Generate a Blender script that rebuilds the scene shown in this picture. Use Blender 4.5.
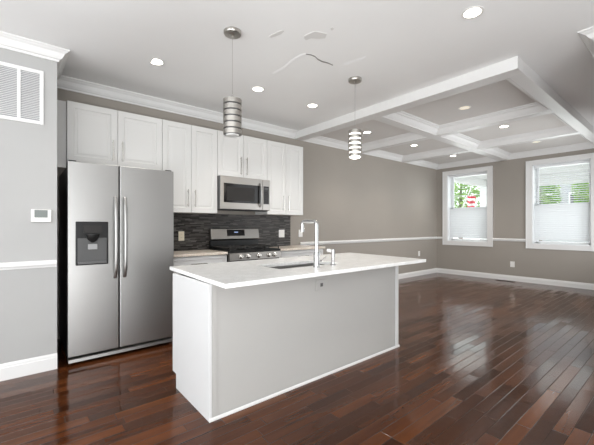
import bpy, bmesh, math, random
from mathutils import Vector, Matrix, Euler
random.seed(7)
for o in list(bpy.data.objects):
    bpy.data.objects.remove(o, do_unlink=True)
SC = bpy.context.scene
COL = SC.collection

# ------------------------------------------------------------------ camera
cam_d = bpy.data.cameras.new('camera')
cam_d.sensor_width = 36.0
cam_d.lens = 334.0 / 594.0 * 36.0
cam_d.shift_y = 3.5 / 594.0
cam_d.clip_start = 0.05
cam = bpy.data.objects.new('camera', cam_d)
COL.objects.link(cam)
cam.location = (0, 0, 1.25)
yaw = math.atan2(700.0 - 297.0, 334.0)          # heading measured from +X
cam.rotation_euler = (math.pi / 2, 0, yaw - math.pi / 2)
SC.camera = cam

# ------------------------------------------------------------------ world, lights, exposure
SC.view_settings.view_transform = 'Standard'
SC.view_settings.look = 'None'
SC.view_settings.gamma = 1.0
SC.view_settings.use_curve_mapping = False
SC.view_settings.exposure = 0.15
W = bpy.data.worlds.new('sky'); SC.world = W
W.use_nodes = True
bg = W.node_tree.nodes['Background']
bg.inputs['Color'].default_value = (0.93, 0.97, 1.0, 1)
bg.inputs['Strength'].default_value = 2.8

def area(name, loc, target, sx, sy, power, col=(1, 1, 1), spread=180):
    d = bpy.data.lights.new(name, 'AREA'); d.shape = 'RECTANGLE'
    d.size = sx; d.size_y = sy; d.energy = power; d.color = col
    d.spread = math.radians(spread)
    o = bpy.data.objects.new(name, d); COL.objects.link(o)
    o.location = loc
    dirv = Vector(target) - Vector(loc)
    o.rotation_euler = dirv.to_track_quat('-Z', 'Y').to_euler()
    return o
# added fill lights at invented unseen openings behind the camera, beside the living area
area('fill_rear', (-1.5, -3.02, 1.4), (-1.5, 0, 2.8), 2.6, 2.3, 36, (0.97, 0.99, 1.0))
area('fill_side', (-3.02, 0.9, 1.4), (0, 0.9, 2.4), 3.6, 2.3, 62, (0.97, 0.99, 1.0))
area('fill_living', (6.1, 0.50, 1.15), (7.9, 4.0, 1.65), 3.7, .9, 39, (0.97, 0.99, 1.0), 140)  # added to brighten the living area, its window is invented
area('fill_upward', (-0.6, -1.6, 0.3), (0.2, -0.6, 2.9), 3.5, 2.4, 218, (0.97, 0.99, 1.0))  # added upward fill to brighten the ceiling, stands in for bounced light
# daylight at the two far windows
area('daylight_window', (9.05, 3.745, 1.72), (8.0, 3.745, 1.6), 0.95, 1.7, 15, (0.97, 0.99, 1.0))
area('daylight_window', (9.05, 1.86, 1.72), (8.0, 1.86, 1.6), 0.95, 1.7, 15, (0.97, 0.99, 1.0))

# ------------------------------------------------------------------ materials
def mat(name, col, rough=0.5, metal=0.0, spec=0.5, emit=None, estr=0.0, trans=0.0):
    m = bpy.data.materials.new(name); m.use_nodes = True
    b = m.node_tree.nodes['Principled BSDF']
    b.inputs['Base Color'].default_value = (*col, 1)
    b.inputs['Roughness'].default_value = rough
    b.inputs['Metallic'].default_value = metal
    b.inputs['Specular IOR Level'].default_value = spec
    b.inputs['Transmission Weight'].default_value = trans
    if emit:
        b.inputs['Emission Color'].default_value = (*emit, 1)
        b.inputs['Emission Strength'].default_value = estr
    return m
class NT:
    def __init__(s, m): s.t = m.node_tree; s.b = s.t.nodes['Principled BSDF']
    def n(s, typ, **kw):
        x = s.t.nodes.new(typ)
        for k, v in kw.items(): setattr(x, k, v)
        return x
    def l(s, a, b): s.t.links.new(a, b)
    def math(s, op, a, b=None, c=None):
        x = s.n('ShaderNodeMath', operation=op)
        for i, v in enumerate((a, b, c)):
            if v is None: continue
            if isinstance(v, (int, float)): x.inputs[i].default_value = v
            else: s.l(v, x.inputs[i])
        return x.outputs[0]
    def ramp(s, fac, stops):
        r = s.n('ShaderNodeValToRGB')
        e = r.color_ramp.elements
        e[0].position, e[0].color = stops[0][0], (*stops[0][1], 1)
        e[1].position, e[1].color = stops[-1][0], (*stops[-1][1], 1)
        for p, c in stops[1:-1]:
            q = e.new(p); q.color = (*c, 1)
        s.l(fac, r.inputs[0]); return r.outputs[0]
    def noise(s, vec, scale, detail=3, rough=0.5):
        x = s.n('ShaderNodeTexNoise'); x.inputs['Scale'].default_value = scale
        x.inputs['Detail'].default_value = detail; x.inputs['Roughness'].default_value = rough
        if vec is not None: s.l(vec, x.inputs['Vector'])
        return x.outputs[0]
    def coords(s): return s.n('ShaderNodeTexCoord').outputs['Object']
    def mapping(s, vec, scale):
        x = s.n('ShaderNodeMapping'); x.inputs['Scale'].default_value = scale
        s.l(vec, x.inputs['Vector']); return x.outputs[0]
    def mix(s, fac, a, b, blend='MIX'):
        x = s.n('ShaderNodeMix', data_type='RGBA', blend_type=blend)
        if isinstance(fac, (int, float)): x.inputs[0].default_value = fac
        else: s.l(fac, x.inputs[0])
        for i, v in ((6, a), (7, b)):
            if isinstance(v, tuple): x.inputs[i].default_value = (*v, 1)
            else: s.l(v, x.inputs[i])
        return x.outputs[2]
    def bump(s, h, strength, dist=0.002):
        x = s.n('ShaderNodeBump'); x.inputs['Strength'].default_value = strength
        x.inputs['Distance'].default_value = dist
        s.l(h, x.inputs['Height']); s.l(x.outputs[0], s.b.inputs['Normal']); return x

def paint(name, col, rough=0.55, var=0.03, bump=0.08):
    m = mat(name, col, rough, spec=0.3); t = NT(m)
    co = t.coords()
    f = t.noise(co, 1.3, 4)
    c = t.ramp(f, [(0.3, tuple(x * (1 - var) for x in col)), (0.7, tuple(min(1, x * (1 + var)) for x in col))])
    t.l(c, t.b.inputs['Base Color'])
    t.bump(t.noise(co, 180, 2), bump, 0.001)
    return m
def strips(name, stops, row_h, length, gap, rough, axis=(0, 1), seamcol=(0.02, 0.015, 0.012), grain=None, tilt=0.0, spec=0.5):
    """planks / strip tiles running along local axis[0], stacked along axis[1]"""
    m = mat(name, stops[0][1], rough, spec=spec); t = NT(m)
    co = t.coords()
    sep = t.n('ShaderNodeSeparateXYZ'); t.l(co, sep.inputs[0])
    u, v = sep.outputs[axis[0]], sep.outputs[axis[1]]
    rv = t.math('DIVIDE', v, row_h); row = t.math('FLOOR', rv)
    wn = t.n('ShaderNodeTexWhiteNoise', noise_dimensions='1D'); t.l(row, wn.inputs['W'])
    ls = t.math('MULTIPLY_ADD', wn.outputs['Value'], 0.7, 0.65)
    uu = t.math('DIVIDE', t.math('MULTIPLY_ADD', wn.outputs['Value'], 37.3, u), t.math('MULTIPLY', ls, length))
    colm = t.math('FLOOR', uu)
    cmb = t.n('ShaderNodeCombineXYZ'); t.l(colm, cmb.inputs[0]); t.l(row, cmb.inputs[1])
    w2 = t.n('ShaderNodeTexWhiteNoise', noise_dimensions='2D'); t.l(cmb.outputs[0], w2.inputs['Vector'])
    rnd = w2.outputs['Value']
    fv = t.math('FRACT', rv); fu = t.math('FRACT', uu)
    dv = t.math('MULTIPLY', t.math('MINIMUM', fv, t.math('SUBTRACT', 1, fv)), row_h)
    du = t.math('MULTIPLY', t.math('MINIMUM', fu, t.math('SUBTRACT', 1, fu)), length)
    d = t.math('MINIMUM', dv, du)
    seam = t.math('LESS_THAN', d, gap)
    base = t.ramp(rnd, stops)
    if grain:
        mp = t.n('ShaderNodeVectorMath', operation='MULTIPLY'); t.l(co, mp.inputs[0])
        sc = [1, 1, 1]; sc[axis[0]] = 0.08; mp.inputs[1].default_value = sc
        off = t.n('ShaderNodeVectorMath', operation='ADD'); t.l(mp.outputs[0], off.inputs[0])
        o3 = t.n('ShaderNodeCombineXYZ'); t.l(t.math('MULTIPLY', rnd, 9), o3.inputs[2]); t.l(o3.outputs[0], off.inputs[1])
        g = t.noise(off.outputs[0], grain, 5, 0.6)
        gc = t.ramp(g, [(0.28, (0.6, 0.57, 0.55)), (0.72, (1.38, 1.38, 1.35))])
        base = t.mix(1.0, base, gc, 'MULTIPLY')
    c = t.mix(seam, base, seamcol)
    t.l(c, t.b.inputs['Base Color'])
    # relief plus a tiny lean of each strip
    h = t.math('MINIMUM', t.math('DIVIDE', d, gap * 2.5), 1.0)
    bmp = t.n('ShaderNodeBump'); bmp.inputs['Strength'].default_value = 0.5; bmp.inputs['Distance'].default_value = 0.0012
    hh = h
    if grain:
        hh = t.math('MULTIPLY_ADD', t.noise(co, 14, 2), 0.9, h)
    t.l(hh, bmp.inputs['Height'])
    if tilt:
        sub = t.n('ShaderNodeVectorMath', operation='SUBTRACT'); t.l(w2.outputs['Color'], sub.inputs[0]); sub.inputs[1].default_value = (0.5, 0.5, 0.5)
        scv = t.n('ShaderNodeVectorMath', operation='SCALE'); t.l(sub.outputs[0], scv.inputs[0]); scv.inputs[3].default_value = tilt
        ad = t.n('ShaderNodeVectorMath', operation='ADD'); t.l(bmp.outputs[0], ad.inputs[0]); t.l(scv.outputs[0], ad.inputs[1])
        nm = t.n('ShaderNodeVectorMath', operation='NORMALIZE'); t.l(ad.outputs[0], nm.inputs[0])
        t.l(nm.outputs[0], t.b.inputs['Normal'])
    else:
        t.l(bmp.outputs[0], t.b.inputs['Normal'])
    rr = t.math('MULTIPLY_ADD', rnd, rough * 0.5, rough * 0.75)
    t.l(rr, t.b.inputs['Roughness'])
    return m
def steel(name, col, rough, stretch=(1, 1, 90), bump=0.06):
    m = mat(name, col, rough, 1.0); t = NT(m)
    f = t.noise(t.mapping(t.coords(), stretch), 4, 4)
    t.l(t.math('MULTIPLY_ADD', f, 0.16, rough - 0.08), t.b.inputs['Roughness'])
    t.bump(f, bump, 0.001)
    return m
M = {}
M['ceiling'] = paint('ceiling_paint', (0.83, 0.83, 0.825), 0.7, 0.015)
M['trim'] = paint('white_trim_paint', (0.72, 0.716, 0.708), 0.35, 0.01, 0.02)
M['taupe'] = paint('taupe_wall_paint', (0.318, 0.290, 0.258), 0.6, 0.02)
M['coffer'] = paint('coffer_grey_paint', (0.68, 0.66, 0.638), 0.65, 0.015)
M['lightgrey'] = paint('light_grey_wall_paint', (0.40, 0.397, 0.39), 0.6, 0.015)
M['islandgrey'] = paint('island_grey_paint', (0.44, 0.43, 0.414), 0.5, 0.015)
M['white'] = paint('white_cabinet_paint', (0.65, 0.643, 0.628), 0.35, 0.008, 0.015)
M['whiteend'] = paint('white_end_panel', (0.64, 0.64, 0.642), 0.35, 0.008, 0.015)
M['floor'] = strips('floor_planks', [(0.0, (0.036, 0.0115, 0.0042)), (0.35, (0.056, 0.0170, 0.0054)), (0.7, (0.080, 0.0240, 0.0070)), (1.0, (0.108, 0.034, 0.0096))],
                    0.083, 0.62, 0.0012, 0.13, grain=9, tilt=0.034, spec=0.33)
M['tile'] = strips('strip_mosaic', [(0.0, (0.014, 0.012, 0.011)), (0.4, (0.036, 0.032, 0.029)), (0.75, (0.07, 0.063, 0.058)), (1.0, (0.13, 0.122, 0.115))],
                   0.016, 0.11, 0.0009, 0.3, spec=0.2, axis=(0, 2), seamcol=(0.055, 0.05, 0.046))
M['steel'] = steel('brushed_steel', (0.36, 0.355, 0.347), 0.40, bump=.015)
M['steeld'] = steel('darker_steel', (0.38, 0.36, 0.338), 0.36, bump=.015)
M['steelr'] = steel('range_steel', (0.27, 0.255, 0.238), 0.36, bump=.015)
M['nickel'] = mat('brushed_nickel', (0.62, 0.60, 0.57), 0.25, 1.0)
M['chrome'] = mat('polished_chrome', (0.58, 0.58, 0.58), 0.08, 1.0)
M['black'] = mat('black_plastic', (0.010, 0.010, 0.010), 0.4, spec=.3)
M['blackglass'] = mat('black_glass', (0.008, 0.007, 0.007), 0.12, spec=.3)
M['screen'] = mat('dark_screen', (0.025, 0.023, 0.022), 0.4, spec=.2)
M['cavity'] = mat('grey_recess', (0.085, 0.085, 0.085), 0.45, spec=.3)
M['ringmetal'] = mat('ring_metal', (0.46, 0.44, 0.41), 0.3, 1.0)
M['louvreback'] = mat('filter_grey', (0.36, 0.36, 0.37), 0.9)
M['castiron'] = mat('cast_iron', (0.018, 0.017, 0.016), 0.55)
M['darkgrey'] = mat('dark_grey_plastic', (0.10, 0.10, 0.10), 0.35)
M['midgrey'] = mat('grey_plastic', (0.30, 0.30, 0.30), 0.4)
M['plate'] = mat('white_plastic', (0.78, 0.77, 0.75), 0.35)
M['cream'] = mat('cream_plastic', (0.72, 0.66, 0.52), 0.4)
M['lcd'] = mat('lcd_screen', (0.16, 0.18, 0.17), 0.25)
M['shadow'] = mat('dark_void', (0.006, 0.006, 0.006), 0.8)
M['vinyl'] = mat('white_vinyl', (0.78, 0.79, 0.80), 0.4)
M['outwhite'] = mat('outdoor_white_paint', (0.82, 0.82, 0.81), 0.6)
M['vent'] = mat('brown_metal', (0.05, 0.035, 0.028), 0.4, 0.6)
M['lens'] = mat('lamp_lens', (0.9, 0.9, 0.88), 0.4, emit=(1.0, 0.93, 0.80), estr=9.0)
M['dimlens'] = mat('dim_lamp_lens', (0.8, 0.78, 0.7), 0.4, emit=(1.0, 0.82, 0.55), estr=.45)
M['glow'] = mat('lit_glass', (0.9, 0.9, 0.88), 0.3, emit=(1.0, 0.95, 0.86), estr=3.5)
M['opal'] = mat('opal_glass', (0.75, 0.75, 0.74), 0.25)
# quartz counter
def quartz(name, col, vein):
    m = mat(name, col, 0.16); t = NT(m); co = t.coords()
    f = t.noise(co, 7, 6, 0.65); s = t.noise(co, 90, 3)
    c = t.ramp(f, [(0.38, col), (0.52, tuple((a * 2 + b) / 3 for a, b in zip(col, vein))), (0.6, col)])
    k = t.ramp(s, [(0.36, vein), (0.46, (1, 1, 1))])
    t.l(t.mix(0.3, c, k, 'MULTIPLY'), t.b.inputs['Base Color']); return m
M['quartz'] = quartz('white_quartz', (0.90, 0.90, 0.89), (0.68, 0.675, 0.66))
M['quartzwarm'] = quartz('cream_quartz', (0.80, 0.74, 0.65), (0.5, 0.35, 0.27))
# glass pane
g = bpy.data.materials.new('window_glass'); g.use_nodes = True; t = g.node_tree
t.nodes.clear(); o_ = t.nodes.new('ShaderNodeOutputMaterial'); mx = t.nodes.new('ShaderNodeMixShader')
tr = t.nodes.new('ShaderNodeBsdfTransparent'); gl = t.nodes.new('ShaderNodeBsdfGlossy'); gl.inputs['Roughness'].default_value = 0.02
fr = t.nodes.new('ShaderNodeFresnel'); fr.inputs['IOR'].default_value = 1.3
tr.inputs['Color'].default_value = (0.96, 0.98, 0.97, 1)
t.links.new(fr.outputs[0], mx.inputs[0]); t.links.new(tr.outputs[0], mx.inputs[1]); t.links.new(gl.outputs[0], mx.inputs[2]); t.links.new(mx.outputs[0], o_.inputs[0])
M['glass'] = g
# translucent slats and leaves
def translucent(name, col, amount, col2=None):
    m = bpy.data.materials.new(name); m.use_nodes = True; t = m.node_tree; t.nodes.clear()
    o = t.nodes.new('ShaderNodeOutputMaterial'); mx = t.nodes.new('ShaderNodeMixShader'); mx.inputs[0].default_value = amount
    d = t.nodes.new('ShaderNodeBsdfDiffuse'); r = t.nodes.new('ShaderNodeBsdfTranslucent')
    if col2:
        n = t.nodes.new('ShaderNodeTexNoise'); n.inputs['Scale'].default_value = 4
        c = t.nodes.new('ShaderNodeValToRGB'); c.color_ramp.elements[0].color = (*col, 1); c.color_ramp.elements[1].color = (*col2, 1)
        c.color_ramp.elements[0].position = .35; c.color_ramp.elements[1].position = .65
        t.links.new(n.outputs[0], c.inputs[0]); t.links.new(c.outputs[0], d.inputs[0]); t.links.new(c.outputs[0], r.inputs[0])
    else:
        d.inputs[0].default_value = (*col, 1); r.inputs[0].default_value = (*col, 1)
    t.links.new(d.outputs[0], mx.inputs[1]); t.links.new(r.outputs[0], mx.inputs[2]); t.links.new(mx.outputs[0], o.inputs[0])
    return m
M['slat'] = translucent('blind_slat', (0.84, 0.85, 0.86), 0.3)
M['leaf'] = translucent('tree_leaf', (0.17, 0.36, 0.06), 0.5, (0.45, 0.60, 0.20))
M['bark'] = mat('tree_bark', (0.12, 0.085, 0.06), 0.9)
M['housegrey'] = paint('grey_house_siding', (0.36, 0.37, 0.38), 0.8, 0.05)
M['brick'] = paint('pale_brick', (0.48, 0.30, 0.22), 0.8, 0.1)
M['pave'] = paint('concrete', (0.5, 0.49, 0.47), 0.9, 0.08)
M['tilered'] = mat('red_cloth', (0.62, 0.035, 0.06), 0.8)

# ------------------------------------------------------------------ mesh helpers
class MB:
    def __init__(s): s.v = []; s.f = []; s.sm = []
    def add(s, vs, fs, smooth=False):
        b = len(s.v); s.v += [tuple(v) for v in vs]
        s.f += [tuple(i + b for i in f) for f in fs]; s.sm += [smooth] * len(fs)
        return s
    def box(s, x0, x1, y0, y1, z0, z1):
        x0, x1 = sorted((x0, x1)); y0, y1 = sorted((y0, y1)); z0, z1 = sorted((z0, z1))
        v = [(x0, y0, z0), (x1, y0, z0), (x1, y1, z0), (x0, y1, z0), (x0, y0, z1), (x1, y0, z1), (x1, y1, z1), (x0, y1, z1)]
        return s.add(v, [(0, 3, 2, 1), (4, 5, 6, 7), (0, 1, 5, 4), (1, 2, 6, 5), (2, 3, 7, 6), (3, 0, 4, 7)])
    def prism(s, prof, axis, a0, a1):
        """extrude a 2D polygon along an axis; prof gives the other two coords in order"""
        n = len(prof); vs = []
        for a in (a0, a1):
            for p in prof:
                q = list(p); q.insert(axis, a); vs.append(q)
        fs = [tuple(range(n - 1, -1, -1)), tuple(range(n, 2 * n))] + [(i, (i + 1) % n, (i + 1) % n + n, i + n) for i in range(n)]
        return s.add(vs, fs)
    def lathe(s, cx, cy, prof, n=24, cz=0.0):
        vs = []; fs = []
        for r, z in prof:
            for k in range(n):
                a = 2 * math.pi * k / n; vs.append((cx + r * math.cos(a), cy + r * math.sin(a), cz + z))
        for i in range(len(prof) - 1):
            for k in range(n):
                fs.append((i * n + k, i * n + (k + 1) % n, (i + 1) * n + (k + 1) % n, (i + 1) * n + k))
        b = len(s.f)
        s.add(vs, fs, True)
        if prof[0][0] > 1e-6: s.f.append(tuple(len(s.v) - len(vs) + k for k in range(n - 1, -1, -1))); s.sm.append(False)
        if prof[-1][0] > 1e-6: s.f.append(tuple(len(s.v) - n + k for k in range(n))); s.sm.append(False)
        return s
    def tube(s, pts, r, n=12, caps=True):
        P = [Vector(p) for p in pts]; rr = r if isinstance(r, (list, tuple)) else [r] * len(P)
        vs = []; fs = []
        up = None
        for i, p in enumerate(P):
            t = (P[min(i + 1, len(P) - 1)] - P[max(i - 1, 0)]).normalized()
            if up is None:
                up = Vector((0, 0, 1)) if abs(t.z) < 0.9 else Vector((1, 0, 0))
            a = t.cross(up).normalized(); b = a.cross(t).normalized(); up = b
            for k in range(n):
                q = 2 * math.pi * k / n
                vs.append(p + (a * math.cos(q) + b * math.sin(q)) * rr[i])
        for i in range(len(P) - 1):
            for k in range(n):
                fs.append((i * n + k, i * n + (k + 1) % n, (i + 1) * n + (k + 1) % n, (i + 1) * n + k))
        base = len(s.v)
        s.add(vs, fs, True)
        if caps:
            s.f.append(tuple(base + k for k in range(n - 1, -1, -1))); s.sm.append(False)
            s.f.append(tuple(base + (len(P) - 1) * n + k for k in range(n))); s.sm.append(False)
        return s
    def sweep(s, path, prof, zs=None, side=1, closed=False):
        """sweep (out, z) profile along an XY path with mitred corners; out is to the left of travel * side"""
        P = [Vector(p) for p in path]; n = len(P); m = len(prof); vs = []; fs = []
        for i in range(n):
            d1 = (P[i] - P[i - 1]).normalized() if (i > 0 or closed) else None
            d2 = (P[(i + 1) % n] - P[i]).normalized() if (i < n - 1 or closed) else None
            if d1 is None: d1 = d2
            if d2 is None: d2 = d1
            n1 = Vector((-d1.y, d1.x)); n2 = Vector((-d2.y, d2.x))
            b = (n1 + n2); b = b / (1 + n1.dot(n2))
            for o, z in prof:
                q = P[i] + b * o * side
                vs.append((q.x, q.y, z + (zs[i] if zs else 0)))
        for i in range(n if closed else n - 1):
            j = (i + 1) % n
            for k in range(m):
                fs.append((i * m + k, j * m + k, j * m + (k + 1) % m, i * m + (k + 1) % m))
        if not closed:
            fs.append(tuple(range(m))); fs.append(tuple((n - 1) * m + k for k in range(m - 1, -1, -1)))
        return s.add(vs, fs)
    def panel_y(s, x0, x1, z0, z1, y, t=0.02, inset=0.06, direction=-1):
        """shaker / routed door whose face looks along y*direction"""
        d = direction
        rings = [(0, 0), (0, t), (inset, t), (inset + .006, t - .009), (inset + .022, t - .009), (inset + .034, t - .005)]
        vs = []; fs = []
        for ins, dep in rings:
            yy = y + d * dep
            vs += [(x0 + ins, yy, z0 + ins), (x1 - ins, yy, z0 + ins), (x1 - ins, yy, z1 - ins), (x0 + ins, yy, z1 - ins)]
        for i in range(len(rings) - 1):
            for k in range(4):
                fs.append((i * 4 + k, i * 4 + (k + 1) % 4, (i + 1) * 4 + (k + 1) % 4, (i + 1) * 4 + k))
        e = (len(rings) - 1) * 4
        fs.append((e, e + 1, e + 2, e + 3)); fs.append((3, 2, 1, 0))
        return s.add(vs, fs)
OFF = {}
def obj(name, mb, m, parent=None, bevel=0.0, segs=2):
    off = OFF.get(parent.name, Vector((0, 0, 0))) if parent else Vector((0, 0, 0))
    me = bpy.data.meshes.new(name)
    me.from_pydata([tuple(Vector(v) - off) for v in mb.v], [], mb.f)
    me.polygons.foreach_set('use_smooth', mb.sm)
    b = bmesh.new(); b.from_mesh(me); bmesh.ops.recalc_face_normals(b, faces=b.faces); b.to_mesh(me); b.free()
    if any(mb.sm): me.set_sharp_from_angle(angle=math.radians(38))
    me.materials.append(M[m] if isinstance(m, str) else m)
    o = bpy.data.objects.new(name, me); COL.objects.link(o)
    if parent: o.parent = parent
    OFF[o.name] = off
    if bevel:
        md = o.modifiers.new('bevel', 'BEVEL'); md.width = bevel; md.segments = segs
        md.limit_method = 'ANGLE'; md.angle_limit = math.radians(40)
    return o
def thing(name, label, cat, loc=(0, 0, 0), group=None):
    o = bpy.data.objects.new(name, None); COL.objects.link(o)
    o.location = loc; o.empty_display_size = 0.1
    o['label'] = label; o['category'] = cat
    if group: o['group'] = group
    OFF[o.name] = Vector(loc)
    return o
def tag(o, label, cat, group=None):
    o['label'] = label; o['category'] = cat
    if group: o['group'] = group
    return o
def struct(name, mb, m, label=None, bevel=0.0, parent=None):
    o = obj(name, mb, m, parent, bevel); o['kind'] = 'structure'
    if label: o['label'] = label
    return o
def dup(root, loc, label=None, group=None):
    r = root.copy(); COL.objects.link(r); r.location = loc
    if label: r['label'] = label
    if group: r['group'] = group
    for ch in list(root.children):
        c = ch.copy(); COL.objects.link(c); c.parent = r
        for gch in list(ch.children):
            d = gch.copy(); COL.objects.link(d); d.parent = c
    return r
def sm(a, b, x):
    t = min(1, max(0, (x - a) / (b - a))); return t * t * (3 - 2 * t)

# ------------------------------------------------------------------ room shell
ZC = 2.89; YB = 4.526; XF = 8.639; YP = 3.605; XP = 0.25
XL = -3.0; YR = -3.0; XS = 3.74; YS = 0.54
struct('floor', MB().box(XL - .15, XF + .3, YR - .15, YB + .15, -0.12, 0), 'floor')
def drop(x, y):       # the old ceiling sags towards the return-air wall
    return 0.10 * (1 - sm(0.35, 1.5, x)) * (1 - sm(3.5, 4.42, y)) * sm(1.2, 3.0, y)
mb = MB()
NX, NY = 70, 60; x0, x1, y0, y1 = XL, XF, YR, YB
vs = [(x0 + (x1 - x0) * i / NX, y0 + (y1 - y0) * j / NY) for j in range(NY + 1) for i in range(NX + 1)]
vs = [(x, y, ZC - drop(x, y)) for x, y in vs]
fs = [(j * (NX + 1) + i, j * (NX + 1) + i + 1, (j + 1) * (NX + 1) + i + 1, (j + 1) * (NX + 1) + i) for j in range(NY) for i in range(NX)]
mb.add(vs, fs, True)
mb.box(XL - .15, XF + .3, YR - .15, YB + .15, ZC + 0.02, ZC + 0.15)
ceiling = struct('ceiling', mb, 'ceiling')
struct('wall_back', MB().box(XP - .1, XF + .3, YB, YB + .15, 0, ZC + .02), 'taupe')
struct('wall_left', MB().box(XL - .15, XP, YP, YB + .15, 0, ZC + .02), 'lightgrey')
def wall_holes_x(x0, x1, ya, yb, z1, holes):
    mb = MB(); ys = sorted({ya, yb, *[h[0] for h in holes], *[h[1] for h in holes]})
    for a, b in zip(ys[:-1], ys[1:]):
        hs = [h for h in holes if h[0] <= a and h[1] >= b]
        if hs:
            h = hs[0]; mb.box(x0, x1, a, b, 0, h[2]); mb.box(x0, x1, a, b, h[3], z1)
        else: mb.box(x0, x1, a, b, 0, z1)
    return mb
W1 = (3.255, 4.237, 0.855, 2.58); W2 = (1.365, 2.348, 0.855, 2.58)
struct('wall_far', wall_holes_x(XF, XF + .3, YS - .15, YB, ZC + .02, [W2, W1]), 'taupe')
struct('wall_right', MB().box(XS, 4.2, YS - .15, YS, 0, ZC + .02).box(8.2, XF, YS - .15, YS, 0, ZC + .02).box(4.2, 8.2, YS - .15, YS, 0, .7).box(4.2, 8.2, YS - .15, YS, 2.5, ZC + .02).box(XS, XS + .15, YR, YS - .15, 0, ZC + .02), 'lightgrey')
mb = MB()
for a, b in ((XL, -2.8), (-.2, XS + .15)): mb.box(a, b, YR - .15, YR, 0, ZC + .02)
mb.box(-2.8, -.2, YR - .15, YR, 0, .22).box(-2.8, -.2, YR - .15, YR, 2.56, ZC + .02)
struct('wall_rear', mb, 'ceiling')
struct('wall_side', wall_holes_x(XL - .15, XL, YR - .15, YP, ZC + .02, [(-0.9, 2.7, .22, 2.56)]), 'ceiling')

# crown mouldings, baseboards, chair rails
def crown_prof(h, p, z=0.0):
    return [(0, z), (0, z - h), (.012, z - h), (.016, z - h + .016), (.028, z - h + .022), (p * .45, z - h * .62), (p * .62, z - h * .34), (p * .80, z - h * .22),
            (p * .84, z - h * .17), (p - .006, z - h * .13), (p, z - h * .08), (p, z)]
CB = crown_prof(.115, .105)
# return-air wall: front run, outside corner, short return
zl = ZC - drop(0.3, 3.5)
mb = MB().sweep([(XL, YP), (XP, YP), (XP, YB - .0)], crown_prof(.10, .085), [zl, zl, ZC - .02], side=-1)
struct('trim_1', mb, 'trim', 'white crown moulding wrapping the corner of the light grey wall')
mb = MB().sweep([(XP, YB), (3.69, YB)], crown_prof(.118, .10), [ZC, ZC], side=-1)
struct('trim_2', mb, 'trim', 'white crown moulding above the kitchen cabinets')
def base_prof(h=.14, d=.016): return [(0, 0), (d, 0), (d, h - .035), (d - .004, h - .03), (d - .005, h - .014), (.005, h), (0, h)]
struct('baseboard_left', MB().sweep([(XL, YP), (XP, YP)], base_prof(.135), side=-1), 'trim')
struct('baseboard_back', MB().sweep([(3.86, YB), (XF, YB)], base_prof(.12), side=-1), 'trim')
struct('baseboard_far', MB().sweep([(XF, YB - .016), (XF, YS)], base_prof(.12), side=-1), 'trim')
RAIL = [(0, -.03), (.012, -.03), (.016, -.016), (.026, -.004), (.026, .012), (.016, .022), (.01, .03), (0, .03)]
struct('trim_3', MB().sweep([(XL, YP), (XP - .004, YP)], RAIL, [.905 + .018, .905 + .018], side=-1), 'trim', 'white chair rail on the light grey wall')
struct('trim_4', MB().sweep([(3.82, YB), (XF, YB)], RAIL, [.935, .935], side=-1), 'trim', 'white chair rail along the taupe back wall')
mb = MB()
for a, b in ((YB - .026, 4.352), (3.14, 2.463), (1.25, YS)):
    mb.sweep([(XF, a), (XF, b)], RAIL, [.935, .935], side=-1)
struct('trim_5', mb, 'trim', 'white chair rail between the far windows')
# right-hand corner crown
mb = MB().sweep([(XF, YS), (XS, YS), (XS, YR)], crown_prof(.10, .12), [ZC, ZC, ZC], side=-1)
struct('trim_6', mb, 'trim', 'white crown moulding at the corner of the right-hand wall')

# coffered ceiling
struct('trim_7', MB().box(3.69, 3.865, 1.12, YB, 2.77, ZC), 'trim', 'deep white beam between kitchen and coffered ceiling', .003)
struct('trim_8', MB().box(3.865, XF, 1.12, 1.245, 2.77, ZC), 'trim', 'white coffer beam along the right side of the grid', .003)
CP = [(0, ZC), (0, 2.77), (.010, 2.77), (.014, 2.782), (.03, 2.79), (.055, 2.815), (.075, 2.845), (.098, 2.855), (.102, 2.866), (.125, 2.872), (.13, 2.88), (.13, ZC)]
YM0, YM1 = 2.83, 2.965
XB = [(5.37, 5.50), (6.97, 7.10)]
def beam_y(x0, x1, ya, yb):
    m = MB().box(x0, x1, ya, yb, 2.77, ZC)
    return m
struct('trim_9', MB().box(3.865, XF, YM0, YM1, 2.77, ZC), 'trim', 'white coffer beam running along the middle of the grid')
n = 10
for (a, b) in XB:
    for (ya, yb) in ((1.245, YM0), (YM1, YB)):
        struct('trim_%d' % n, MB().box(a, b, ya, yb, 2.77, ZC), 'trim', 'white cross beam of the coffered ceiling'); n += 1
xs = [(3.865, 5.37), (5.50, 6.97), (7.10, XF)]
ys = [(1.245, YM0), (YM1, YB)]
pi = 0
for (a, b) in xs:
    for (c, d) in ys:
        # crown lining each coffer and its grey painted panel
        mb = MB()
        prof = [(o, z) for o, z in CP]
        # path counter-clockwise, profile to the inside (left)
        mb.sweep([(a, c), (b, c), (b, d), (a, d)], prof, side=1, closed=True)
        struct('trim_%d' % n, mb, 'trim', 'white crown moulding inside a ceiling coffer'); n += 1
        p = obj('ceiling_panel', MB().box(a + .125, b - .125, c + .125, d - .125, ZC - .006, ZC - .0005), 'coffer', ceiling)

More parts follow.
